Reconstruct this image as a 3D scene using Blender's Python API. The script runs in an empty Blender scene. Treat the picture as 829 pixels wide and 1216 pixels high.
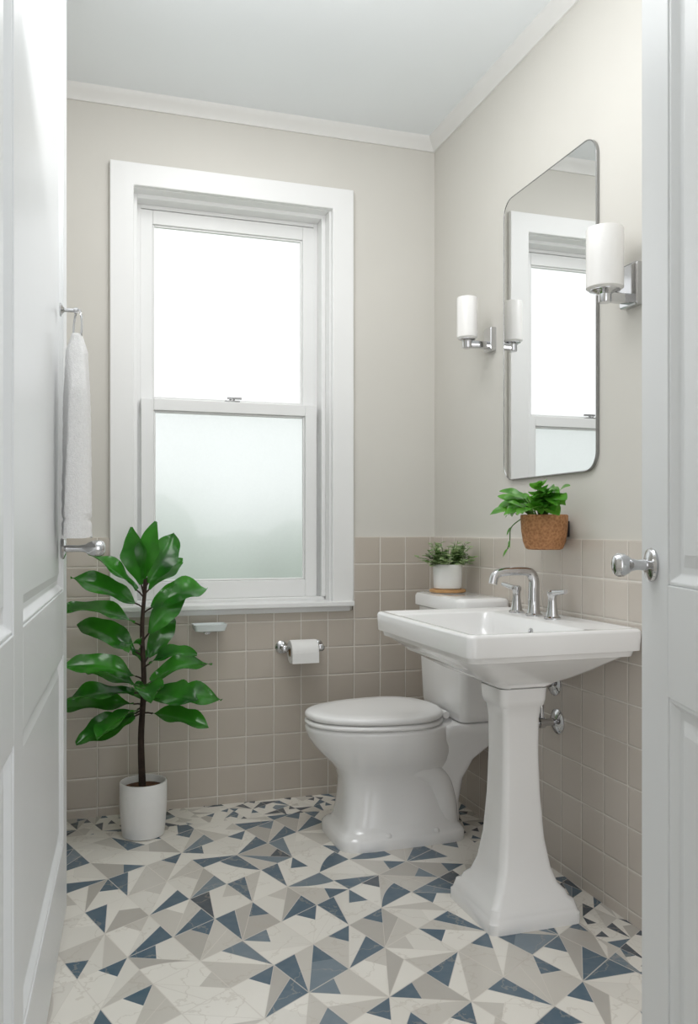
import bpy, math, random
from mathutils import Vector, Matrix
random.seed(7)
scene = bpy.context.scene
COL = scene.collection
D = 3.428; W = 1.493; CEIL = 2.80; LX = -0.22; FY = -0.9

# ------------------------------------------------------------------ materials
class NT:
    def __init__(s, name):
        s.mat = bpy.data.materials.new(name); s.mat.use_nodes = True
        s.t = s.mat.node_tree; s.b = s.t.nodes["Principled BSDF"]; s.out = s.t.nodes["Material Output"]
    def new(s, k): return s.t.nodes.new(k)
    def link(s, a, b): s.t.links.new(a, b)
    def _in(s, sock, v):
        if v is None: return
        if isinstance(v, (int, float)): sock.default_value = v
        elif isinstance(v, tuple): sock.default_value = v
        else: s.link(v, sock)
    def m(s, op, a, b=None, c=None):
        n = s.new("ShaderNodeMath"); n.operation = op
        s._in(n.inputs[0], a); s._in(n.inputs[1], b)
        if c is not None: s._in(n.inputs[2], c)
        return n.outputs[0]
    def mix(s, f, a, b):
        n = s.new("ShaderNodeMix"); n.data_type = 'RGBA'
        s._in(n.inputs[0], f); s._in(n.inputs[6], a); s._in(n.inputs[7], b)
        return n.outputs[2]
    def pos(s):
        g = s.new("ShaderNodeNewGeometry"); x = s.new("ShaderNodeSeparateXYZ")
        s.link(g.outputs["Position"], x.inputs[0]); return g.outputs["Position"], x.outputs
    def comb(s, a, b, c):
        n = s.new("ShaderNodeCombineXYZ")
        for i, v in enumerate((a, b, c)): s._in(n.inputs[i], v)
        return n.outputs[0]
    def white(s, v):
        n = s.new("ShaderNodeTexWhiteNoise"); n.noise_dimensions = '3D'; s.link(v, n.inputs["Vector"]); return n.outputs["Value"]
    def noise(s, v, scale, det=3.0):
        n = s.new("ShaderNodeTexNoise"); n.inputs["Scale"].default_value = scale; n.inputs["Detail"].default_value = det
        if v is not None: s.link(v, n.inputs["Vector"])
        return n.outputs["Fac"]
    def ramp(s, f, stops, const=False):
        n = s.new("ShaderNodeValToRGB"); r = n.color_ramp
        if const: r.interpolation = 'CONSTANT'
        while len(r.elements) < len(stops): r.elements.new(0.5)
        for e, (p, c) in zip(r.elements, stops): e.position = p; e.color = c
        s.link(f, n.inputs[0]); return n.outputs[0]
    def bump(s, h, strength, dist=0.002):
        n = s.new("ShaderNodeBump"); n.inputs["Strength"].default_value = strength; n.inputs["Distance"].default_value = dist
        s.link(h, n.inputs["Height"]); s.link(n.outputs[0], s.b.inputs["Normal"])

def c4(r, g, b): return (r, g, b, 1.0)
def s4(r, g, b):
    f = lambda v: ((v/255+0.055)/1.055)**2.4 if v > 10 else v/255/12.92
    return (f(r), f(g), f(b), 1.0)

def simple(name, col, rough=0.5, metal=0.0, var=0.04, nscale=20, bump=0.0, coat=0.0, bscale=None):
    t = NT(name); p, _ = t.pos()
    n = t.noise(p, nscale)
    dark = tuple(x*(1-var) for x in col[:3])+(1,); lite = tuple(min(1, x*(1+var)) for x in col[:3])+(1,)
    t.link(t.ramp(n, [(0.3, dark), (0.7, lite)]), t.b.inputs["Base Color"])
    t.b.inputs["Roughness"].default_value = rough; t.b.inputs["Metallic"].default_value = metal
    if coat: t.b.inputs["Coat Weight"].default_value = coat; t.b.inputs["Coat Roughness"].default_value = 0.05
    if bump: t.bump(t.noise(p, bscale or nscale*8), bump)
    return t.mat

M_wall = simple("wall_paint", s4(216, 213, 206), 0.75, var=0.012, nscale=3, bump=0.04, bscale=250)
M_ceil = simple("ceiling_paint", s4(242, 246, 248), 0.8, var=0.01, nscale=2)
M_trim = simple("trim_paint", s4(241, 241, 240), 0.38, var=0.01, nscale=4)
M_crown = simple("crown_paint", s4(232, 231, 228), 0.5, var=0.01, nscale=4)
M_door = simple("door_paint", s4(231, 233, 234), 0.33, var=0.01, nscale=3)
M_porc = simple("porcelain", s4(244, 243, 242), 0.12, var=0.008, nscale=5, coat=0.5)
M_seat = simple("seat_plastic", s4(244, 243, 242), 0.2, var=0.008, nscale=5)
M_chrome = simple("chrome", c4(0.62, 0.62, 0.63), 0.09, 1.0, var=0.02, nscale=8)
M_nickel = simple("brushed_nickel", c4(0.36, 0.36, 0.36), 0.2, 1.0, var=0.03, nscale=30)
M_dark = simple("dark_metal", c4(0.06, 0.06, 0.06), 0.35, 0.8)
M_mirror = simple("mirror_silver", c4(0.88, 0.89, 0.89), 0.005, 1.0, var=0.0)
M_shade = simple("opal_glass", s4(242, 240, 237), 0.25, var=0.01, nscale=6)
M_potw = simple("white_ceramic", s4(240, 239, 237), 0.45, var=0.02, nscale=12)
M_soil = simple("soil", s4(96, 62, 40), 0.95, var=0.5, nscale=60, bump=0.9)
M_trunk = simple("bark", s4(52, 38, 30), 0.8, var=0.3, nscale=50, bump=0.5)
M_stem = simple("green_stem", s4(78, 120, 48), 0.5, var=0.15, nscale=40)
M_wood = simple("coaster_wood", s4(196, 150, 100), 0.5, var=0.12, nscale=30)
M_paper = simple("tissue_paper", s4(243, 242, 240), 0.9, var=0.01, nscale=60, bump=0.2)
M_towel = simple("terry_cloth", s4(236, 235, 234), 0.95, var=0.04, nscale=160, bump=1.0, bscale=360)
M_card = simple("cardboard", s4(170, 140, 105), 0.8, var=0.05)
M_tray = simple("frosted_dish", s4(228, 234, 234), 0.15, var=0.01)
M_hedge = simple("hedge_leaves", s4(156, 170, 156), 0.8, var=0.25, nscale=3)
M_lawn = simple("lawn", s4(176, 188, 172), 0.9, var=0.15, nscale=3)

def leafmat(name, a, b, rough, sc):
    t = NT(name); p, _ = t.pos()
    t.link(t.ramp(t.noise(p, sc), [(0.32, a), (0.68, b)]), t.b.inputs["Base Color"])
    t.b.inputs["Roughness"].default_value = rough
    tr = t.new("ShaderNodeBsdfTranslucent"); tr.inputs[0].default_value = tuple(min(1, x*1.8) for x in b[:3])+(1,)
    mx = t.new("ShaderNodeMixShader"); mx.inputs[0].default_value = 0.25
    t.link(t.b.outputs[0], mx.inputs[1]); t.link(tr.outputs[0], mx.inputs[2]); t.link(mx.outputs[0], t.out.inputs[0])
    return t.mat
M_fig = leafmat("fig_leaf", s4(14, 56, 24), s4(62, 140, 40), 0.16, 7)
M_poth = leafmat("glossy_leaf", s4(44, 112, 32), s4(104, 168, 58), 0.28, 22)
M_euc = leafmat("herb_leaf", s4(112, 142, 100), s4(168, 186, 138), 0.6, 30)

def tile_mat(name, axis, c0, c1, c2):
    t = NT(name); p, xyz = t.pos(); S = 0.1155
    a = xyz[axis]; u = t.m('DIVIDE', t.m('ADD', a, 0.035), S)
    v = t.m('DIVIDE', t.m('SUBTRACT', xyz[2], 1.074), S)
    fu = t.m('FRACT', u); fv = t.m('FRACT', v)
    e = t.m('MINIMUM', t.m('MINIMUM', fu, t.m('SUBTRACT', 1.0, fu)), t.m('MINIMUM', fv, t.m('SUBTRACT', 1.0, fv)))
    g = t.m('LESS_THAN', e, 0.015)
    h = t.white(t.comb(t.m('FLOOR', u), t.m('FLOOR', v), 3.0))
    tc = t.ramp(h, [(0.0, c0), (1.0, c1)])
    n = t.noise(p, 14)
    tc = t.mix(t.m('MULTIPLY', n, 0.2), tc, c2)
    t.link(t.mix(g, tc, s4(228, 223, 215)), t.b.inputs["Base Color"])
    t.link(t.m('ADD', t.m('MULTIPLY', g, 0.5), 0.2), t.b.inputs["Roughness"])
    mr = t.new("ShaderNodeMapRange"); t.link(e, mr.inputs[0]); mr.inputs[1].default_value = 0.008; mr.inputs[2].default_value = 0.05
    t.bump(mr.outputs[0], 0.5, 0.003)
    return t.mat
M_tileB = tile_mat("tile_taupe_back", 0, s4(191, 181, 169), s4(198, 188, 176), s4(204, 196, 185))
M_tileR_lit = tile_mat("tile_taupe_side_lit", 1, s4(205, 196, 186), s4(211, 202, 192), s4(216, 208, 199))  # same tile as the back wall, brighter light on this side put into the colour

def floor_mat():
    t = NT("floor_geometric_tile"); p, xyz = t.pos(); S = 0.176
    x, y = xyz[0], xyz[1]; cy, sy = math.cos(math.radians(17.8)), math.sin(math.radians(17.8))
    msk = t.m('MAXIMUM', t.m('GREATER_THAN', x, 1.34), t.m('GREATER_THAN', y, 3.22))
    Sn = t.m('SUBTRACT', S, t.m('MULTIPLY', msk, S*0.5))
    lat = t.m('ADD', t.m('MULTIPLY', x, cy), t.m('MULTIPLY', y, -sy))
    dep = t.m('ADD', t.m('MULTIPLY', x, sy/1.35), t.m('MULTIPLY', y, cy/1.35))
    u = t.m('DIVIDE', t.m('ADD', lat, dep), Sn)
    v = t.m('DIVIDE', t.m('SUBTRACT', dep, t.m('MULTIPLY', lat, 0.85)), Sn)
    ci, cj = t.m('FLOOR', u), t.m('FLOOR', v); fu, fv = t.m('FRACT', u), t.m('FRACT', v)
    def flip(f, c, k):
        rnd = t.m('GREATER_THAN', t.white(t.comb(ci, cj, k)), 0.8)
        return t.m('ABSOLUTE', t.m('SUBTRACT', f, rnd))
    a0, b0 = flip(fu, ci, 1.3), flip(fv, cj, 7.7)
    sw = t.m('GREATER_THAN', t.white(t.comb(ci, cj, 4.1)), 0.6)
    a = t.m('ADD', a0, t.m('MULTIPLY', sw, t.m('SUBTRACT', b0, a0)))
    b = t.m('SUBTRACT', t.m('ADD', a0, b0), a)
    curv = t.m('GREATER_THAN', t.white(t.comb(ci, cj, 9.9)), 0.88)
    bow = t.m('MULTIPLY', t.m('MULTIPLY', curv, 0.4), t.m('MULTIPLY', a, t.m('SUBTRACT', 1.0, a)))
    thr = t.m('ADD', t.m('MULTIPLY', a, 0.52), bow)
    r1 = t.m('LESS_THAN', b, thr)
    r3 = t.m('MULTIPLY', t.m('GREATER_THAN', b, a), t.m('SUBTRACT', 1.0, r1))
    r4 = t.m('MULTIPLY', r3, t.m('GREATER_THAN', t.m('ADD', a, t.m('MULTIPLY', b, 0.5)), 0.9))
    idx = t.m('ADD', t.m('ADD', r1, t.m('MULTIPLY', r3, 2.0)), r4)
    hc = t.white(t.comb(ci, cj, t.m('ADD', idx, 11.0)))
    cream, cream2, taupe, taupe2 = s4(242, 238, 230), s4(233, 229, 221), s4(211, 206, 198), s4(188, 183, 176)
    blue, blue2, char = s4(74, 100, 119), s4(112, 129, 142), s4(60, 72, 85)
    base = t.ramp(hc, [(0, cream), (0.38, taupe), (0.55, cream2), (0.80, taupe2), (0.94, blue2), (0.97, cream)], True)
    acc = t.ramp(hc, [(0, blue), (0.34, cream), (0.58, blue2), (0.66, char), (0.70, taupe), (0.90, blue)], True)
    accB = t.ramp(hc, [(0, char), (0.30, cream), (0.5, char), (0.70, blue), (0.86, taupe)], True)
    acc = t.mix(msk, acc, accB)
    sl = t.m('MAXIMUM', r1, r4)
    col = t.mix(sl, base, acc)
    nz = t.noise(p, 6, 6); vein = t.m('LESS_THAN', t.m('ABSOLUTE', t.m('SUBTRACT', nz, 0.5)), 0.007)
    col = t.mix(t.m('MULTIPLY', vein, 0.25), col, s4(186, 176, 162))
    col = t.mix(t.m('MULTIPLY', t.noise(p, 30), 0.12), col, s4(220, 216, 208))
    e = t.m('MINIMUM', t.m('MINIMUM', fu, t.m('SUBTRACT', 1.0, fu)), t.m('MINIMUM', fv, t.m('SUBTRACT', 1.0, fv)))
    g1 = t.m('LESS_THAN', e, 0.011)
    g2 = t.m('MULTIPLY', t.m('LESS_THAN', t.m('ABSOLUTE', t.m('SUBTRACT', b, a)), 0.009), t.m('SUBTRACT', 1.0, r1))
    g3 = t.m('LESS_THAN', t.m('ABSOLUTE', t.m('SUBTRACT', b, thr)), 0.009)
    g = t.m('MAXIMUM', g1, t.m('MAXIMUM', g2, g3))
    t.link(t.mix(t.m('MULTIPLY', g, 0.7), col, s4(206, 200, 191)), t.b.inputs["Base Color"])
    t.link(t.m('ADD', t.m('MULTIPLY', g, 0.4), 0.16), t.b.inputs["Roughness"])
    t.bump(t.m('SUBTRACT', 1.0, g), 0.25, 0.001)
    return t.mat
M_floor = floor_mat()

def basket_mat():
    t = NT("woven_basket"); p, xyz = t.pos()
    v = t.new("ShaderNodeTexVoronoi"); v.inputs["Scale"].default_value = 130; t.link(p, v.inputs["Vector"])
    f = t.m('ADD', t.m('MULTIPLY', v.outputs["Distance"], 0.5), t.m('MULTIPLY', t.noise(p, 90), 0.6))
    t.link(t.ramp(f, [(0.2, s4(134, 88, 52)), (0.75, s4(190, 138, 94))]), t.b.inputs["Base Color"])
    t.b.inputs["Roughness"].default_value = 0.75; t.bump(f, 0.7, 0.003); return t.mat
M_basket = basket_mat()

def glass_mat(name, frost, tcol, refr=0.0, rcol=(1, 1, 1, 1)):
    t = NT(name); p, _ = t.pos(); t.t.nodes.remove(t.b)
    tp = t.new("ShaderNodeBsdfTransparent"); tl = t.new("ShaderNodeBsdfTranslucent"); gl = t.new("ShaderNodeBsdfGlossy")
    tp.inputs[0].default_value = (.98, .985, .98, 1); tl.inputs[0].default_value = tcol; gl.inputs["Roughness"].default_value = 0.15
    cur = tp.outputs[0]
    if refr:
        rf = t.new("ShaderNodeBsdfRefraction"); rf.inputs["Color"].default_value = rcol; rf.inputs["Roughness"].default_value = 0.85; rf.inputs["IOR"].default_value = 1.14
        mm = t.new("ShaderNodeMixShader"); mm.inputs[0].default_value = refr; t.link(cur, mm.inputs[1]); t.link(rf.outputs[0], mm.inputs[2]); cur = mm.outputs[0]
    n = t.m('ADD', t.m('MULTIPLY', t.noise(p, 110, 5), 0.4 if refr else 0.02), frost)
    a = t.new("ShaderNodeMixShader"); t.link(n, a.inputs[0]); t.link(cur, a.inputs[1]); t.link(tl.outputs[0], a.inputs[2])
    b = t.new("ShaderNodeMixShader"); b.inputs[0].default_value = 0.03; t.link(a.outputs[0], b.inputs[1]); t.link(gl.outputs[0], b.inputs[2])
    t.link(b.outputs[0], t.out.inputs[0]); return t.mat
M_gl1 = glass_mat("window_glass", 0.04, (.95, .96, .96, 1)); M_gl2 = glass_mat("obscure_glass", 0.16, (.70, .73, .71, 1), 0.92, (.86, .89, .87, 1))

# ------------------------------------------------------------------ mesh builder
import bmesh
class MB:
    def __init__(s): s.v = []; s.f = []
    def add(s, vs, fs, M=None):
        o = len(s.v)
        for p in vs:
            p = Vector(p); s.v.append(M @ p if M else p)
        s.f += [tuple(i+o for i in f) for f in fs]; return s
    def box(s, x0, x1, y0, y1, z0, z1, M=None):
        vs = [(x, y, z) for z in (z0, z1) for y in (y0, y1) for x in (x0, x1)]
        return s.add(vs, [(0, 2, 3, 1), (4, 5, 7, 6), (0, 1, 5, 4), (2, 6, 7, 3), (0, 4, 6, 2), (1, 3, 7, 5)], M)
    def loft(s, secs, M=None, cap0=True, cap1=True):
        n = len(secs[0]); vs = [p for r in secs for p in r]; fs = []
        K = len(secs)
        for k in range(K-1):
            a, b = k*n, (k+1)*n
            for i in range(n):
                j = (i+1) % n; fs.append((a+i, a+j, b+j, b+i))
        if cap0: fs.append(tuple(range(n-1, -1, -1)))
        if cap1: fs.append(tuple((K-1)*n+i for i in range(n)))
        return s.add(vs, fs, M)
    def lathe(s, prof, c=(0, 0, 0), axis=(0, 0, 1), n=32, cap0=True, cap1=True):
        q = Vector((0, 0, 1)).rotation_difference(Vector(axis).normalized()).to_matrix().to_4x4()
        M = Matrix.Translation(c) @ q
        secs = [[(r*math.cos(2*math.pi*i/n), r*math.sin(2*math.pi*i/n), z) for i in range(n)] for r, z in prof]
        return s.loft(secs, M, cap0, cap1)
    def tube(s, path, r, n=12, sq=2.0, asp=1.0):
        P = [Vector(p) for p in path]; K = len(P)
        R = r if isinstance(r, (list, tuple)) else [r]*K
        T = [(P[min(i+1, K-1)]-P[max(i-1, 0)]).normalized() for i in range(K)]
        up = Vector((0, 0, 1)) if abs(T[0].z) < 0.9 else Vector((1, 0, 0))
        N = T[0].cross(up).normalized(); secs = []
        pw = lambda c: math.copysign(abs(c)**(2/sq), c)
        for i in range(K):
            N = (N - T[i]*N.dot(T[i])).normalized(); B = T[i].cross(N)
            secs.append([P[i]+(N*pw(math.cos(2*math.pi*k/n))*asp+B*pw(math.sin(2*math.pi*k/n)))*R[i] for k in range(n)])
        return s.loft(secs)
    def obj(s, name, mat, parent=None, smooth=True, angle=38, bevel=0, label=None, seg=2):
        me = bpy.data.meshes.new(name); me.from_pydata([tuple(v) for v in s.v], [], s.f); me.validate()
        bm = bmesh.new(); bm.from_mesh(me); bmesh.ops.recalc_face_normals(bm, faces=bm.faces); bm.to_mesh(me); bm.free()
        if smooth:
            me.polygons.foreach_set("use_smooth", [True]*len(me.polygons)); me.set_sharp_from_angle(angle=math.radians(angle))
        me.materials.append(mat)
        o = bpy.data.objects.new(name, me); COL.objects.link(o)
        if bevel:
            b = o.modifiers.new("bevel", 'BEVEL'); b.width = bevel; b.segments = seg; b.limit_method = 'ANGLE'; b.angle_limit = math.radians(40)
        if parent:
            o.parent = parent
            if parent.type == 'EMPTY': o.matrix_parent_inverse = Matrix.Translation(-parent.location)
        if label: o["label"] = label
        return o

def empty(name, loc, label, cat, kind=None, group=None):
    e = bpy.data.objects.new(name, None); e.location = loc; e.empty_display_size = 0.1; COL.objects.link(e)
    e["label"] = label; e["category"] = cat
    if kind: e["kind"] = kind
    if group: e["group"] = group
    return e
def struct(o, label, cat): o["kind"] = "structure"; o["label"] = label; o["category"] = cat; return o
def tag(o, label, cat): o["label"] = label; o["category"] = cat; return o

def rrect(cx, cy, hx, hy, r, z, n=6):
    r = min(r, hx*0.999, hy*0.999); pts = []
    for k, (sx, sy) in enumerate(((1, 1), (-1, 1), (-1, -1), (1, -1))):
        for i in range(n+1):
            a = math.pi/2*k + math.pi/2*i/n
            pts.append((cx+sx*(hx-r)+r*math.cos(a), cy+sy*(hy-r)+r*math.sin(a), z))
    return pts
def egg(cx, cy, f, b, w, z, n=48, e=2.0):
    pts = []
    for i in range(n):
        a = 2*math.pi*i/n; c, s = math.cos(a), math.sin(a)
        cc = math.copysign(abs(c)**(2/e), c); ss = math.copysign(abs(s)**(2/e), s)
        pts.append((cx+(b if c > 0 else f)*cc, cy+w*ss, z))
    return pts
def smoothpath(pts, n=8):
    P = [Vector(p) for p in pts]; P = [P[0]*2-P[1]]+P+[P[-1]*2-P[-2]]; out = []
    for i in range(1, len(P)-2):
        for k in range(n):
            t = k/n; a, b, c, d = P[i-1:i+3]
            out.append(0.5*((2*b)+(c-a)*t+(2*a-5*b+4*c-d)*t*t+(3*b-a-3*c+d)*t**3))
    out.append(P[-2]); return out

# ------------------------------------------------------------------ room shell
struct(MB().box(LX-0.15, W+0.15, FY, D+0.2, -0.1, 0).obj("floor", M_floor, smooth=False), "geometric mosaic floor tile in cream, taupe and slate blue", "floor")
struct(MB().box(LX-0.15, W+0.15, FY, D+0.2, CEIL, CEIL+0.1).obj("ceiling", M_ceil, smooth=False), "smooth matte pale ceiling", "ceiling")
OX0, OX1, OZ0, OZ1 = 0.205, 1.025, 0.79, 2.45
wb = MB()
wb.box(LX-0.15, OX0, D, D+0.2, 0, CEIL); wb.box(OX1, W+0.15, D, D+0.2, 0, CEIL)
wb.box(OX0, OX1, D, D+0.2, 0, OZ0); wb.box(OX0, OX1, D, D+0.2, OZ1, CEIL)
struct(wb.obj("wall_back", M_wall, smooth=False), "warm greige painted wall around the window", "wall")
struct(MB().box(W, W+0.15, FY, D, 0, CEIL).obj("wall_right", M_wall, smooth=False), "warm greige painted wall behind the sink", "wall")
struct(MB().box(LX-0.15, LX, FY, D, 0, CEIL).obj("wall_left", M_wall, smooth=False), "warm greige painted wall behind the open door", "wall")
T = 0.012; TZ = 1.074
tb = MB(); tb.box(LX, W-T, D-T, D, 0, 0.765); tb.box(LX, 0.126, D-T, D, 0.765, TZ); tb.box(1.114, W-T, D-T, D, 0.765, TZ)
struct(tb.obj("trim_1", M_tileB, smooth=False), "square taupe wainscot tiles under the window", "tile")
struct(MB().box(W-T, W, FY, D, 0, TZ).obj("trim_2", M_tileR_lit, smooth=False), "square taupe wainscot tiles behind the sink", "tile")
prof = [(0, 2.748), (0.008, 2.748), (0.014, 2.760), (0.030, 2.778), (0.040, 2.790), (0.042, CEIL), (0, CEIL)]
cr = MB()
cr.loft([[(LX, D-p, z) for p, z in prof], [(W-p, D-p, z) for p, z in prof], [(W-p, FY, z) for p, z in prof]])
struct(cr.obj("trim_3", M_crown, angle=45), "white crown moulding along the ceiling edge", "crown moulding")

# ------------------------------------------------------------------ window
win = empty("window_1", (0.62, D, 0.8), "white double-hung sash window with frosted glass", "window", "structure")
cs = MB()
X0, X1, I0, I1 = 0.126, 1.114, 0.216, 1.022
ZT, ZI, ZB = 2.53, 2.442, 0.80
cs.loft([[(x, D-y, z) for x, z in ((X0, ZB), (X0, ZT), (X1, ZT), (X1, ZB), (I1, ZB), (I1, ZI), (I0, ZI), (I0, ZB))] for y in (0, 0.026)])
cs.obj("casing", M_trim, win, smooth=False, bevel=0.004)
jb = MB()
for (a, b) in ((OX0, I0), (I1-.008, OX1)): jb.box(a, b, D, D+0.2, OZ0, OZ1)
I1 = 1.014
jb.box(I0, I1, D, D+0.2, ZI-.002, OZ1)
jb.box(I0, I0+0.018, D+0.055, D+0.19, 0.82, ZI); jb.box(I1-0.018, I1, D+0.055, D+0.19, 0.82, ZI); jb.box(I0+0.018, I1-0.018, D+0.055, D+0.19, ZI-0.018, ZI)
jb.box(I0+0.018, I0+0.036, D+0.12, D+0.19, 0.82, ZI-0.018); jb.box(I1-0.036, I1-0.018, D+0.12, D+0.19, 0.82, ZI-0.018)
jb.box(I0+0.036, I1-0.036, D+0.12, D+0.19, ZI-0.034, ZI-0.018)
jb.obj("jamb", M_trim, win, smooth=False, bevel=0.002)
st = MB().box(X0+0.005, X1-0.005, D-0.055, D+0.06, 0.785, 0.806); st.box(OX0+0.012, OX1-0.012, D+0.06, D+0.2, 0.792, 0.82)
st.box(X0+0.015, X1-0.015, D-0.022, D-0.001, 0.762, 0.785)
st.obj("sill", M_trim, win, smooth=False, bevel=0.004)
def sash(z0, z1, gz0, gz1, y0, y1, gx0=0.300, gx1=0.930, a=0.25, b=0.98):
    s = MB(); s.box(a, gx0, y0, y1, z0, z1); s.box(gx1, b, y0, y1, z0, z1); s.box(gx0, gx1, y0, y1, z0, gz0); s.box(gx0, gx1, y0, y1, gz1, z1)
    q = 0.008; ym = (y0+y1)/2
    for (p0, p1, r0, r1) in ((gx0, gx0+q, gz0, gz1), (gx1-q, gx1, gz0, gz1), (gx0+q, gx1-q, gz0, gz0+q), (gx0+q, gx1-q, gz1-q, gz1)): s.box(p0, p1, ym-0.01, ym+0.008, r0, r1)
    return s
sash(0.82, 1.632, 0.892, 1.585, D+0.075, D+0.115).obj("lower_sash", M_trim, win, smooth=False, bevel=0.003)
sash(1.592, 2.405, 1.64, 2.348, D+0.118, D+0.155).obj("upper_sash", M_trim, win, smooth=False, bevel=0.003)
def pane(y, z0, z1): return MB().add([(0.301, y, z0), (0.929, y, z0), (0.929, y, z1), (0.301, y, z1)], [(0, 1, 2, 3)])
pane(D+0.096, 0.893, 1.584).obj("lower_pane", M_gl2, win, smooth=False, label="misted obscure glass pane")
pane(D+0.137, 1.641, 2.347).obj("upper_pane", M_gl1, win, smooth=False)
lt = MB().box(0.59, 0.65, D+0.078, D+0.11, 1.632, 1.638); lt.lathe([(0.012, 0), (0.012, 0.01), (0.006, 0.014)], (0.62, D+0.094, 1.636)); lt.box(0.60, 0.66, D+0.088, D+0.096, 1.645, 1.654)
lt.obj("latch", M_nickel, win, bevel=0.001)

# outside
hd = MB()
for i in range(120):
    cx = random.uniform(-3.0, 6.0); cy = random.uniform(6.6, 8.6); cz = random.uniform(-0.8, 1.0); r = random.uniform(0.25, 0.5)
    hd.lathe([(r*math.sin(a), -r*math.cos(a)) for a in [0.05+k*(math.pi-0.1)/8 for k in range(9)]], (cx, cy, cz), n=12)
o = hd.obj("garden_hedge", M_hedge); o["kind"] = "stuff"; tag(o, "soft green garden shrubs seen dimly through misted glass", "hedge")
struct(MB().box(-30, 30, D+0.25, 50, -1.3, -1.2).obj("ground", M_lawn, smooth=False), "pale green lawn outside the window", "ground")

# ------------------------------------------------------------------ doors
def door(name, O, dirv, nrm, width, height, stiles, rails, label):
    dirv = Vector(dirv).normalized(); nrm = Vector(nrm).normalized()
    Mx = Matrix.Identity(4)
    for i in range(3): Mx[i][0] = dirv[i]; Mx[i][1] = nrm[i]; Mx[i][2] = (0, 0, 1)[i]; Mx[i][3] = O[i]
    m = MB(); dp = 0.016
    m.box(0, width, -0.044+dp, -dp, 0, height, Mx)
    for sgn in (0, 1):
        a, b = (-dp, 0) if sgn == 0 else (-0.044, -0.044+dp)
        for (s0, s1) in stiles: m.box(s0, s1, a, b, 0, height, Mx)
        for k in range(len(stiles)-1):
            for (z0, z1) in rails: m.box(stiles[k][1], stiles[k+1][0], a, b, z0, z1, Mx)
    for k in range(len(stiles)-1):
        s0, s1 = stiles[k][1], stiles[k+1][0]
        for r in range(len(rails)-1):
            z0, z1 = rails[r][1], rails[r+1][0]
            q = 0.018
            R = lambda i, d: [(s0+i, d, z0+i), (s1-i, d, z0+i), (s1-i, d, z1-i), (s0+i, d, z1-i)]
            m.loft([R(0, -dp), R(0, -0.003), R(0.006, -0.002), R(q, -dp+0.001), R(0.03, -dp+0.001), R(0.05, -dp+0.007)], Mx, cap0=False, cap1=True)
    o = m.obj(name, M_door, smooth=False, bevel=0.002); struct(o, label, "door"); return o, Mx
LO = (-0.024, 2.60, 0.012); LD = (-0.06, -0.9982, 0); LN = (0.9982, -0.06, 0)
door1, ML = door("door_1", LO, LD, LN, 1.42, 2.76, [(0, 0.12), (1.03, 1.15), (1.31, 1.42)], [(0, 0.22), (0.745, 0.922), (2.64, 2.76)], "open white panelled door with a chrome knob")
RO = (0.949, 1.271, 0.012); RD = (-0.326, -0.9456, 0); RN = (-0.9456, 0.326, 0)
door2, MR = door("door_2", RO, RD, RN, 0.75, 2.42, [(0, 0.13), (0.62, 0.75)], [(0, 0.22), (0.82, 1.0), (2.29, 2.42)], "open white raised-panel door with a nickel knob")
def knob(parent, Mx, s, z, L, rb):
    c = Mx @ Vector((s, 0, z)); ax = (Mx.to_3x3() @ Vector((0, 1, 0)))
    m = MB()
    m.lathe([(0.027, -0.001), (0.029, 0.004), (0.027, 0.008), (0.017, 0.012)], c, ax)
    m.lathe([(0.010, 0.008), (0.009, L*0.4), (0.011, L*0.55), (rb*0.75, L*0.62), (rb, L*0.75), (rb, L*0.88), (rb*0.8, L*0.97), (rb*0.4, L*1.01)], c, ax)
    m.obj("door_knob", M_chrome, parent, label="polished chrome round door knob")
knob(door1, ML, 0.20, 1.04, 0.112, 0.022)
knob(door2, MR, 0.062, 1.03, 0.068, 0.020)

# towel ring + towel
tr = empty("towel_ring", tuple(ML @ Vector((0.25, 0, 1.66))), "chrome towel ring mounted on the open door", "towel ring")
c = ML @ Vector((0.25, 0, 1.665)); ax = Vector(LN)
MB().lathe([(0.017, 0), (0.018, 0.004), (0.010, 0.008), (0.005, 0.012), (0.005, 0.035), (0.008, 0.037), (0.008, 0.045), (0.004, 0.047)], c, ax).obj("mount", M_chrome, tr)
rg = MB(); cc = c+ax*0.045; pts = []
rd = (Vector(LD)*0.9+ax*0.28).normalized()
for i in range(33):
    a = 2*math.pi*i/32; pts.append(cc+Vector((0, 0, -0.046))+rd*0.042*math.sin(a)+Vector((0, 0, 0.048*math.cos(a))))
rg.tube(pts, 0.003, 8).obj("ring", M_chrome, tr)
tw = MB(); secs = []
for k in range(60):
    t = k/59; z = 1.597-0.525*t; fl = 0.55+0.45*min(1, t*3.5)
    ring = []
    for i in range(72):
        a = 2*math.pi*i/72; c_, s_ = math.cos(a), math.sin(a)
        ss = 0.078*fl*math.copysign(abs(c_)**0.5, c_); dd = (0.026+0.009*t)*math.copysign(abs(s_)**0.6, s_)*min(1, .5+t*6)
        dd += 0.004*math.sin(ss*110+t*3)*min(1, t*3)+random.uniform(-.0009, .0009)
        if 0.90 < t < 0.93: dd *= 0.86
        zz = z+(0.004*math.sin(ss*60) if t > 0.95 else 0)
        ring.append(ML @ Vector((0.25+ss+random.uniform(-.0008, .0008), 0.044+dd, zz)))
    secs.append(ring)
tw.loft(secs)
tag(tw.obj("hand_towel", M_towel, angle=80), "white terry hand towel hanging from the chrome ring", "towel")

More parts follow.
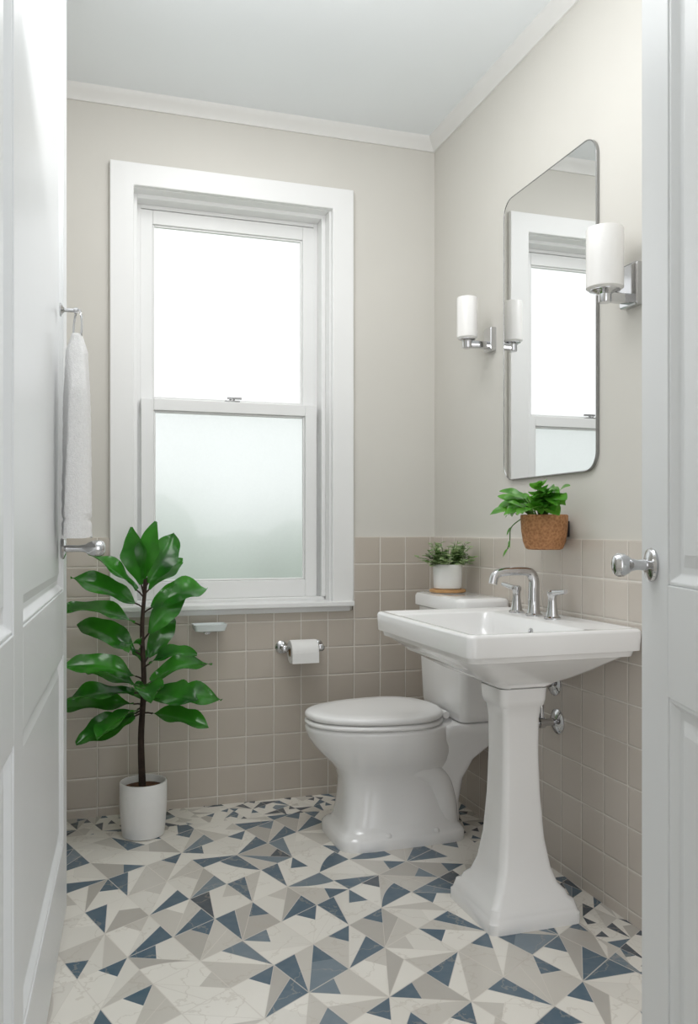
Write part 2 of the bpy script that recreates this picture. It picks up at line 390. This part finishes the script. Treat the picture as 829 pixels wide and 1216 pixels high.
# ------------------------------------------------------------------ mirror
MC = (2.488, 1.785); MH = (0.29, 0.505)
def ry(h, x, r=0.06): return [(x, p[0], p[1]) for p in rrect(MC[0], MC[1], MH[0]-h, MH[1]-h, max(r-h, 0.01), 0, 8)]
mir = empty("wall_mirror", (W, MC[0], MC[1]-MH[1]), "tall rounded-corner mirror with slim metal frame above the sink", "mirror")
MB().loft([ry(0, W-0.001), ry(0, W-0.011), ry(0.001, W-0.012), ry(0.0025, W-0.012), ry(0.0035, W-0.011), ry(0.0035, W-0.008)], cap0=True, cap1=False).obj("frame", M_nickel, mir, angle=30)
MB().loft([ry(0.0033, W-0.0085), ry(0.0033, W-0.0105)]).obj("glass", M_mirror, mir, smooth=False)

# ------------------------------------------------------------------ sconces
def sconce(y, z0, z1, r, off, pz):
    e = empty("wall_sconce", (W, y, pz), "chrome wall sconce with white opal glass shade beside mirror", "wall light", group="bathroom wall sconces")
    w = r*0.78
    MB().loft([[(W-x, p[0], p[1]) for p in rrect(y, pz, w*s, w*1.5*s, 0.006, 0)] for x, s in ((0, 1), (0.020, 1), (0.023, 0.93))]).obj("backplate", M_chrome, e, angle=30)
    a = MB(); ca = W-off; za = z0-0.018
    a.loft([[(W-x, p[0], p[1]) for p in rrect(y, za, 0.013, 0.013, 0.003, 0)] for x in (0.018, off)])
    a.lathe([(0.016, za-0.016), (0.018, za-0.012), (0.018, za+0.006), (r*0.55, za+0.012), (r*0.82, z0-0.002), (r*0.82, z0+0.002)], (ca, y, 0))
    a.obj("arm", M_chrome, e)
    MB().lathe([(r*0.82, z0), (r, z0+0.006), (r, z1-0.004), (r-0.002, z1), (r-0.006, z1), (r-0.007, z1-0.006), (r-0.007, z0+0.02)], (ca, y, 0), n=40).obj("lamp_shade", M_shade, e)
    return e
sconce(2.885, 1.812, 1.966, 0.038, 0.105, 1.815)
sconce(2.03, 1.765, 1.935, 0.051, 0.097, 1.785)

# ------------------------------------------------------------------ toilet
TY = 2.915
to = empty("toilet", (1.12, TY, 0), "white two-piece porcelain toilet with closed lid", "toilet")
m = MB()
S = [(0, .25, .225, .168, 6), (.030, .25, .225, .168, 6), (.038, .244, .22, .162, 6), (.048, .236, .215, .152, 5), (.056, .225, .21, .140, 4.5), (.075, .219, .205, .132, 4.2), (.11, .213, .20, .122, 4),
     (.17, .208, .20, .113, 3.6), (.215, .209, .20, .113, 3.2), (.25, .222, .20, .126, 2.8), (.28, .248, .205, .150, 2.5), (.31, .28, .21, .171, 2.3), (.34, .306, .21, .185, 2.15), (.37, .325, .21, .194, 2.1), (.395, .334, .21, .199, 2.1), (.406, .334, .21, .199, 2.1), (.412, .326, .205, .193, 2.1)]
m.loft([egg(1.112, TY, f, b, w, z, 64, e) for z, f, b, w, e in S])
m.loft([rrect(cx, TY, hx, hy, 0.035, z) for z, cx, hx, hy in ((.03, 1.25, .085, .10), (.12, 1.25, .085, .098), (.20, 1.26, .09, .10), (.27, 1.28, .11, .11), (.33, 1.335, .128, .13), (.37, 1.35, .122, .155), (.40, 1.355, .122, .17), (.410, 1.355, .117, .165))])
for sy in (-1, 1):
    pth = smoothpath([(1.06, TY+sy*.06, .18), (1.11, TY+sy*.070, .235), (1.17, TY+sy*.076, .25), (1.235, TY+sy*.076, .21), (1.265, TY+sy*.076, .13), (1.275, TY+sy*.076, .04)], 7)
    K = len(pth); m.tube(pth, [0.038+0.012*min(1, 3*i/K) for i in range(K)], 18)
m.obj("bowl", M_porc, to, angle=60)
for nm, z0, z1, grow in (("seat", .414, .432, 0.0), ("lid", .435, .458, -0.002)):
    f, b, w = .336+grow, .165+grow, .205+grow
    MB().loft([egg(1.112, TY, f-q, b-q, w-q, z, 56, 2.15) for q, z in ((.006, z0), (0, z0+.005), (0, z1-.009), (.004, z1-.003), (.014, z1), (.06, z1+.002))]).obj(nm, M_seat, to, angle=60)
for sy in (-.075, .075):
    MB().lathe([(0.012, -0.03), (0.014, -0.025), (0.014, 0.025), (0.012, 0.03)], (1.270, TY+sy, .436), (0, 1, 0), 16).obj("hinge", M_seat, to)
TC = 2.928
MB().loft([rrect(1.383, TC, hx, hy, r, z) for z, hx, hy, r in ((.410, .07, .16, .03), (.42, .08, .178, .03), (.45, .085, .188, .03), (.70, .094, .20, .03), (.805, .095, .202, .03))]).obj("tank", M_porc, to, angle=50)
MB().loft([rrect(1.378, TC, hx, hy, r, z) for z, hx, hy, r in ((.805, .094, .208, .03), (.811, .102, .216, .03), (.845, .102, .216, .03), (.856, .097, .211, .03), (.860, .08, .198, .03))]).obj("tank_lid", M_porc, to, angle=50)
lv = MB().lathe([(0.014, 0), (0.014, 0.008), (0.008, 0.012), (0.008, 0.02)], (1.29, TC+.15, .75), (-1, 0, 0), 16); lv.tube([(1.272, TC+.15, .75), (1.268, TC+.10, .745), (1.268, TC+.07, .742)], [.007, .006, .008], 10)
lv.obj("flush_lever", M_chrome, to)
for x in (1.03, 1.21):
    MB().lathe([(0.012, 0), (0.012, 0.006), (0.008, 0.012), (0.002, 0.014)], (x, TY-.152, .040), n=16).obj("bolt_cap", M_seat, to)

# ------------------------------------------------------------------ pedestal sink
SC = (1.217, 2.325); PC = (1.213, 2.215); DZ = .022
sk = empty("pedestal_sink", (PC[0], PC[1], 0), "white porcelain pedestal sink with rectangular basin", "sink")
m = MB(); B = []
def add(z, hx, hy, r, cx=None, cy=None): B.append(rrect(cx or SC[0], cy or SC[1], hx, hy, r, z+DZ, 8))
add(.630, .072, .072, .03, PC[0], PC[1]); add(.637, .085, .085, .035, PC[0], PC[1]); add(.645, .105, .11, .04, 1.217, 2.24); add(.662, .145, .175, .05, 1.217, 2.272)
add(.690, .190, .245, .05, 1.217, 2.30); add(.714, .220, .297, .05, 1.217, 2.318); add(.727, .234, .320, .04); add(.732, .238, .325, .035); add(.733, .248, .340, .03); add(.748, .251, .345, .03); add(.750, .262, .355, .025)
add(.80, .263, .358, .022); add(.807, .260, .355, .022); add(.81, .254, .349, .022)
add(.810, .245, .340, .02); add(.804, .237, .332, .02); add(.804, .186, .300, .04, 1.162); add(.798, .180, .294, .04, 1.162); add(.76, .176, .287, .05, 1.162); add(.70, .156, .252, .06, 1.162); add(.685, .12, .19, .07, 1.162, 2.31); add(.680, .06, .08, .05, 1.16, 2.30); add(.678, .02, .02, .018, 1.16, 2.30)
m.loft(B)
m.obj("basin", M_porc, sk, angle=45)
P = [(0, .142), (.028, .142), (.034, .137), (.043, .135), (.060, .130), (.068, .118), (.083, .112), (.098, .097), (.14, .083), (.22, .070), (.34, .061), (.46, .057), (.56, .058), (.596, .063), (.603, .070), (.618, .073), (.652, .075)]
MB().loft([rrect(PC[0], PC[1], h, h, min(.022, h*.3), z, 5) for z, h in P]).obj("pedestal", M_porc, sk, angle=40)
MB().lathe([(0.022, .678+DZ), (0.022, .682+DZ), (0.010, .683+DZ), (.002, .681+DZ)], (1.16, 2.30, 0)).obj("drain", M_chrome, sk)
MB().lathe([(0.012, 0), (0.012, 0.004), (0.008, 0.004), (.007, 0)], (1.338, 2.33, .765+DZ), (-1, 0, 0.12), 20).obj("overflow_ring", M_chrome, sk)
FX, FYc = 1.405, 2.43; z = .803+DZ
fa = MB()
fa.lathe([(.028, z), (.028, z+.006), (.022, z+.010), (.019, z+.022), (.017, z+.05)], (FX, FYc, 0))
fp = smoothpath([(FX, FYc, z+.02), (FX, FYc, z+.08), (FX, FYc, z+.116), (FX-.012, FYc, z+.138), (FX-.04, FYc, z+.145), (FX-.105, FYc, z+.144), (FX-.137, FYc, z+.134), (FX-.147, FYc, z+.106)], 8)
fa.tube(fp, [0.0165-0.0040*i/len(fp) for i in range(len(fp))], 24, sq=3.0)
fob = fa.obj("faucet", M_chrome, sk, angle=30)
def handle(y):
    h = MB(); h.lathe([(.026, z), (.026, z+.006), (.020, z+.010), (.016, z+.03), (.013, z+.055), (.013, z+.070), (.016, z+.076), (.016, z+.086), (.011, z+.090)], (FX, y, 0), n=28)
    s = 1 if y > FYc else -1
    h.tube([(FX, y-s*.008, z+.082), (FX-.002, y+s*.025, z+.084), (FX-.006, y+s*.085, z+.092)], [.0095, .009, .0065], 16, sq=2.6)
    return h.obj("handle", M_chrome, fob, angle=30)
handle(FYc-.112); handle(FYc+.112)

# valves under sink
for (y, zz, k) in ((2.41, .485, "lower"), (2.43, .605, "upper")):
    e = empty("shutoff_valve", (W-T, y, zz), "chrome "+k+" water shutoff valve on the tiled wall", "valve", group="water shutoff valves")
    a = MB().lathe([(.040, 0), (.040, .004), (.028, .012), (.012, .016), (.012, .05), (.018, .052), (.018, .07)], (W-T, y, zz), (-1, 0, 0), 24)
    a.tube([(W-T-.06, y, zz), (W-T-.06, y, zz+.085)], .008, 10); a.obj("body", M_chrome, e)
    MB().lathe([(.006, .07), (.006, .08), (.026, .082), (.029, .088), (.026, .098), (.008, .102)], (W-T, y, zz), (-1, 0, 0), 24).obj("handle", M_chrome, e)

# ------------------------------------------------------------------ toilet paper
hx0, hx1, hz, hy = .805, .955, .622, D-T-.062
e = empty("toilet_paper_holder", (.88, D-T, hz), "chrome toilet paper holder fixed on the tiles", "toilet paper holder")
for x in (hx0, hx1):
    MB().lathe([(.026, 0), (.026, .005), (.02, .010), (.010, .014), (.010, .055), (.014, .058), (.014, .072), (.010, .075)], (x, D-T, hz), (0, -1, 0), 24).obj("post", M_chrome, e)
MB().tube([(hx0, hy, hz), (hx1, hy, hz)], .007, 12).obj("bar", M_chrome, e)
e = empty("toilet_paper_roll", (.88, hy, hz-.03), "white toilet paper roll on the chrome holder", "toilet paper")
rc = (.825, hy, hz-.012)
m = MB(); R = .046
m.lathe([(.02, 0), (R, 0), (R+.001, .004), (R+.001, .106), (R, .11), (.02, .11)], rc, (1, 0, 0), 40, cap0=False, cap1=False)
m.box(.825, .935, hy-R-.0025, hy-R-.0005, hz-.055, hz-.012); m.obj("paper", M_paper, e, angle=45)
MB().lathe([(.02, 0.001), (.018, 0.001), (.018, .109), (.02, .109)], rc, (1, 0, 0), 24, cap0=False, cap1=False).obj("core", M_card, e)

# soap dish on back wall
e = empty("soap_dish", (.5, D-T, .70), "glass soap dish on a chrome bracket on the tiles", "soap dish")
MB().lathe([(.02, 0), (.02, .005), (.009, .009), (.009, .045)], (.50, D-T, .705), (0, -1, 0), 20).obj("bracket", M_chrome, e)
MB().loft([rrect(.50, D-.075, hx, hy_, .012, zz) for hx, hy_, zz in ((.045, .03, .705), (.058, .04, .709), (.066, .045, .734), (.063, .042, .734), (.053, .035, .714), (.04, .025, .711))]).obj("tray", M_tray, e)

# ------------------------------------------------------------------ plants
def leaf(mb, base, d, up, L, Wd, droop, fold=0.25, shape=0, nl=9, wave=0.0, nw=6, vein=0.0):
    d = Vector(d).normalized(); side = d.cross(Vector(up)).normalized(); nrm = side.cross(d).normalized()
    vs = []; fs = []; ph = random.uniform(0, 6)
    for i in range(nl+1):
        t = i/nl
        a = -droop*t
        if abs(droop) > 1e-3: ax = math.sin(droop*t)/droop; az = -(1-math.cos(droop*t))/droop
        else: ax, az = t, 0
        c = Vector(base)+(d*ax+nrm*az)*L
        dn = (nrm*math.cos(a)+d*(-math.sin(a)))
        if shape == 0: w = (math.sin(math.pi*min(1, t*0.965+0.035))**0.95)*(0.78+0.34*t)*(1+.04*math.sin(t*22+ph))
        elif shape == 1: w = math.sin(math.pi*min(1, (t*0.96+0.04)**0.8))**0.8
        else: w = math.sqrt(max(0, 1-(2*t-1)**2))
        if t == 1: w = 0.03
        for j in range(nw+1):
            s = (j/nw)*2-1
            h = abs(s)**1.3*fold*w*Wd/2+wave*Wd*math.sin(t*11+ph+(2.5 if s > 0 else 0))*s*s
            h += vein*Wd*(math.sin((t*nl/3-abs(s)*.8)*2*math.pi)*(1-abs(s))*abs(s)*2)
            vs.append(c+side*(s*w*Wd/2)+dn*h)
    for i in range(nl):
        for j in range(nw):
            q = i*(nw+1)+j; fs.append((q, q+1, q+nw+2, q+nw+1))
    mb.add(vs, fs)

def ceramic(e, c, r0, r1, h, z0, mat, soil, name="pot"):
    MB().lathe([(r0*.9, z0), (r0, z0+.004), (r0+(r1-r0)*.45, z0+h*.2), (r1, z0+h*.6), (r1, z0+h-.004), (r1-.002, z0+h), (r1-.006, z0+h), (r1-.008, z0+h-.005), (r1-.008, z0+h*.7)], (c[0], c[1], 0), n=48, cap1=False).obj(name, mat, e)
    MB().lathe([(r1-.008, z0+soil-.01), (r1-.008, z0+soil), (r1*.6, z0+soil+.006), (.003, z0+soil+.008)], (c[0], c[1], 0), n=32).obj("soil", M_soil, e)

C = (.234, 3.165)
fg = empty("potted_fiddle_leaf_fig", (C[0], C[1], 0), "tall fiddle-leaf fig with glossy dark leaves in white pot", "potted plant")
ceramic(fg, C, .074, .084, .195, 0, M_potw, .17)
tk = MB(); tp = smoothpath([(C[0]-.003, C[1], .165), (C[0]-.008, C[1], .35), (C[0]+.002, C[1], .55), (C[0]-.004, C[1], .75), (C[0]+.01, C[1], .93)], 6)
tk.tube(tp, [.013-.007*i/len(tp) for i in range(len(tp))], 12)
# (height, azimuth, elevation, length, droop)
Ls = [(.87, 165, 72, .22, .2), (.89, -60, 78, .22, .3), (.88, 5, 58, .23, .7), (.86, 30, 38, .20, .7), (.86, 180, 48, .22, .3), (.82, 176, 24, .25, .4), (.80, -5, 34, .26, 1.0),
      (.75, 186, 26, .29, .7), (.70, -18, 46, .24, 1.1), (.68, -120, 20, .18, .8), (.64, 172, 40, .26, .9), (.61, 10, 46, .26, 1.3), (.60, -45, 30, .20, .9),
      (.56, 194, 24, .27, .7), (.54, -95, 12, .25, .6), (.53, 12, 30, .26, 1.0), (.51, 205, 6, .25, .3), (.50, -55, 8, .24, .6), (.48, -12, 10, .26, .6),
      (.47, 174, 0, .27, .3), (.46, -125, -10, .25, .4), (.45, 214, -10, .25, .2), (.44, -30, -8, .22, .4), (.44, -150, -18, .22, .3), (.6, 85, 25, .15, .5), (.48, 95, 10, .15, .4), (.52, 150, 20, .22, .6)]
fl = MB()
for zz, az, el, L, dr_ in Ls:
    az = math.radians(az+random.uniform(-10, 10)); el_ = math.radians(el+6+random.uniform(-8, 8))
    d = Vector((math.cos(az)*math.cos(el_), math.sin(az)*math.cos(el_), math.sin(el_)))
    b = Vector((C[0], C[1], zz)); st_ = b+d*.035
    tk.tube([b, b+d*.018+Vector((0, 0, .002)), st_], .0032, 6)
    up = Vector((0, -.45, 1)) if abs(d.z) < .8 else Vector((random.uniform(-.6, .6), -1, .2))
    up = (up+Vector((random.uniform(-.6, .6), random.uniform(-.5, .15), 0))).normalized()
    leaf(fl, st_, d, up, L*.97, L*random.uniform(.42, .50), dr_, .34, 0, 18, wave=.08, nw=10, vein=.014)
for v in fl.v:
    if v.y > D-.025: v.y = D-.025-(v.y-D)*.02
tk.obj("trunk", M_trunk, fg); fl.obj("foliage", M_fig, fg, angle=80)

PC2 = (1.37, 3.02); zt = .8625
co = tag(MB().lathe([(.066, zt), (.07, zt+.002), (.07, zt+.010), (.066, zt+.012)], (PC2[0], PC2[1], 0), n=40).obj("coaster", M_wood), "round light wood coaster on the toilet tank", "coaster")
z0 = zt+.0125
hb = empty("potted_herb", (PC2[0], PC2[1], z0), "small grey-green herb in white pot on wooden coaster", "potted plant")
ceramic(hb, PC2, .053, .056, .095, z0, M_potw, .085)
sm = MB(); lf = MB()
for i in range(80):
    a = random.uniform(0, 2*math.pi); sp = random.uniform(.1, 1.25); L = random.uniform(.06, .108)
    d = Vector((math.cos(a)*math.sin(sp), math.sin(a)*math.sin(sp), math.cos(sp)))
    b = Vector((PC2[0]+math.cos(a)*.025, PC2[1]+math.sin(a)*.025, z0+.085)); tip = b+d*L+Vector((0, 0, -.01*sp))
    sm.tube([b, b+d*L*.5+Vector((0, 0, .004)), tip], .001, 5)
    for k in range(7):
        t = .35+.65*k/6; p = b.lerp(tip, t); aa = random.uniform(0, 6.28)
        dd = Vector((math.cos(aa), math.sin(aa), random.uniform(-.1, .6)))
        leaf(lf, p, dd, (0.1, 0, 1), .023, .021, .2, .1, 2, 5)
sm.obj("stem", M_stem, hb); lf.obj("foliage", M_euc, hb, angle=80)

PB = (W-T-.0735, 2.37); zb = 1.04
wp = empty("wall_planter", (PB[0], PB[1], zb), "tan woven basket planter with glossy green plant on the wall", "potted plant")
MB().lathe([(.050, zb), (.058, zb+.004), (.066, zb+.025), (.0715, zb+.06), (.0735, zb+.095), (.0735, zb+.108), (.070, zb+.11), (.066, zb+.105), (.064, zb+.08)], (PB[0], PB[1], 0), n=48, cap1=False).obj("pot", M_basket, wp)
MB().lathe([(.064, zb+.08), (.064, zb+.095), (.003, zb+.10)], (PB[0], PB[1], 0), n=32).obj("soil", M_soil, wp)
MB().box(W-.018, W-.0005, PB[1]-.012, PB[1]+.012, zb+.04, zb+.09).obj("wall_bracket", M_dark, wp, bevel=.002)
sm = MB(); lf = MB()
for i in range(84):
    k = i % 8
    if k < 4: a = -math.pi*.5+random.uniform(-.75, -.05)
    elif k < 6: a = math.pi*.5+random.uniform(.05, .6)
    else: a = math.pi+random.uniform(-.9, .9)
    sp = random.uniform(.05, 1.15); R = random.uniform(.045, .120 if k < 4 else .085)
    b = Vector((PB[0]-.01+math.cos(a)*.02, PB[1]+math.sin(a)*.03, zb+.095))
    hd_ = Vector((math.cos(a), math.sin(a), 0))
    top = b+hd_*R*math.sin(sp)+Vector((0, 0, R*math.cos(sp)*.85+.005))
    sm.tube([b, b.lerp(top, .5)+Vector((0, 0, .012)), top], .0018, 6)
    dd = hd_*1.0+Vector((0, 0, random.uniform(-.15, .7)))
    leaf(lf, top, dd, (-.55, -.45, 1), random.uniform(.06, .082), random.uniform(.040, .050), random.uniform(.5, 1.1), .2, 1, 10, wave=.02)
pth = [(PB[0]-.05, PB[1]+.05, zb+.10), (PB[0]-.07, PB[1]+.085, zb+.07), (PB[0]-.07, PB[1]+.095, zb+.03), (PB[0]-.075, PB[1]+.10, zb)]
sm.tube(smoothpath(pth, 5), .0018, 6)
for k, p in enumerate(pth[1:]): leaf(lf, p, (-.4, .5*(-1)**k, -.8), (-1, 0, .3), .032, .014, .3, .2, 1, 6)
for v in lf.v:
    if v.x > W-.014: v.x = W-.014+(v.x-W)*.02
sm.obj("stem", M_stem, wp); lf.obj("foliage", M_poth, wp, angle=80)

# ------------------------------------------------------------------ light
w = bpy.data.worlds.new("sky"); scene.world = w; w.use_nodes = True
bg = w.node_tree.nodes["Background"]; bg.inputs[0].default_value = (0.97, 0.985, 1.0, 1); bg.inputs[1].default_value = 1.4
def area(name, loc, rot, sx, sy, P, col=(1, 1, 1)):
    l = bpy.data.lights.new(name, 'AREA'); l.shape = 'RECTANGLE'; l.size = sx; l.size_y = sy; l.energy = P; l.color = col
    o = bpy.data.objects.new(name, l); o.location = loc; o.rotation_euler = rot; COL.objects.link(o); o["label"] = "added unseen soft fill light"; o["category"] = "light"; return o
area("ceiling_fill", (0.55, 2.3, CEIL-.02), (0, 0, 0), 0.5, 1.2, 10, (1, 1, 1))  # added unseen fill just below the ceiling, no fixture there
area("bounce_fill", (0.5, 1.5, 2.05), (math.radians(180-22), 0, 0), 0.7, 0.7, 11.5, (1, 1, 1))  # added fill above the frame, aimed up to bounce off the ceiling
area("rear_fill", (0.55, -0.8, 1.1), (math.radians(88), 0, math.radians(-14)), 1.0, 1.4, 3, (1, 1, 1))  # added unseen fill behind the camera, lifts the lower half of the room

# ------------------------------------------------------------------ camera
cam = bpy.data.cameras.new("camera"); co_ = bpy.data.objects.new("camera", cam); COL.objects.link(co_)
co_.location = (0, 0, 1.1); co_.rotation_euler = (math.radians(90), 0, math.radians(-17.8))
cam.sensor_fit = 'VERTICAL'; cam.sensor_height = 36; cam.sensor_width = 36; cam.lens = 1012/1216*36; cam.shift_y = 22/1216; cam.clip_start = 0.02
scene.camera = co_
scene.view_settings.view_transform = 'Standard'; scene.view_settings.exposure = 0.0
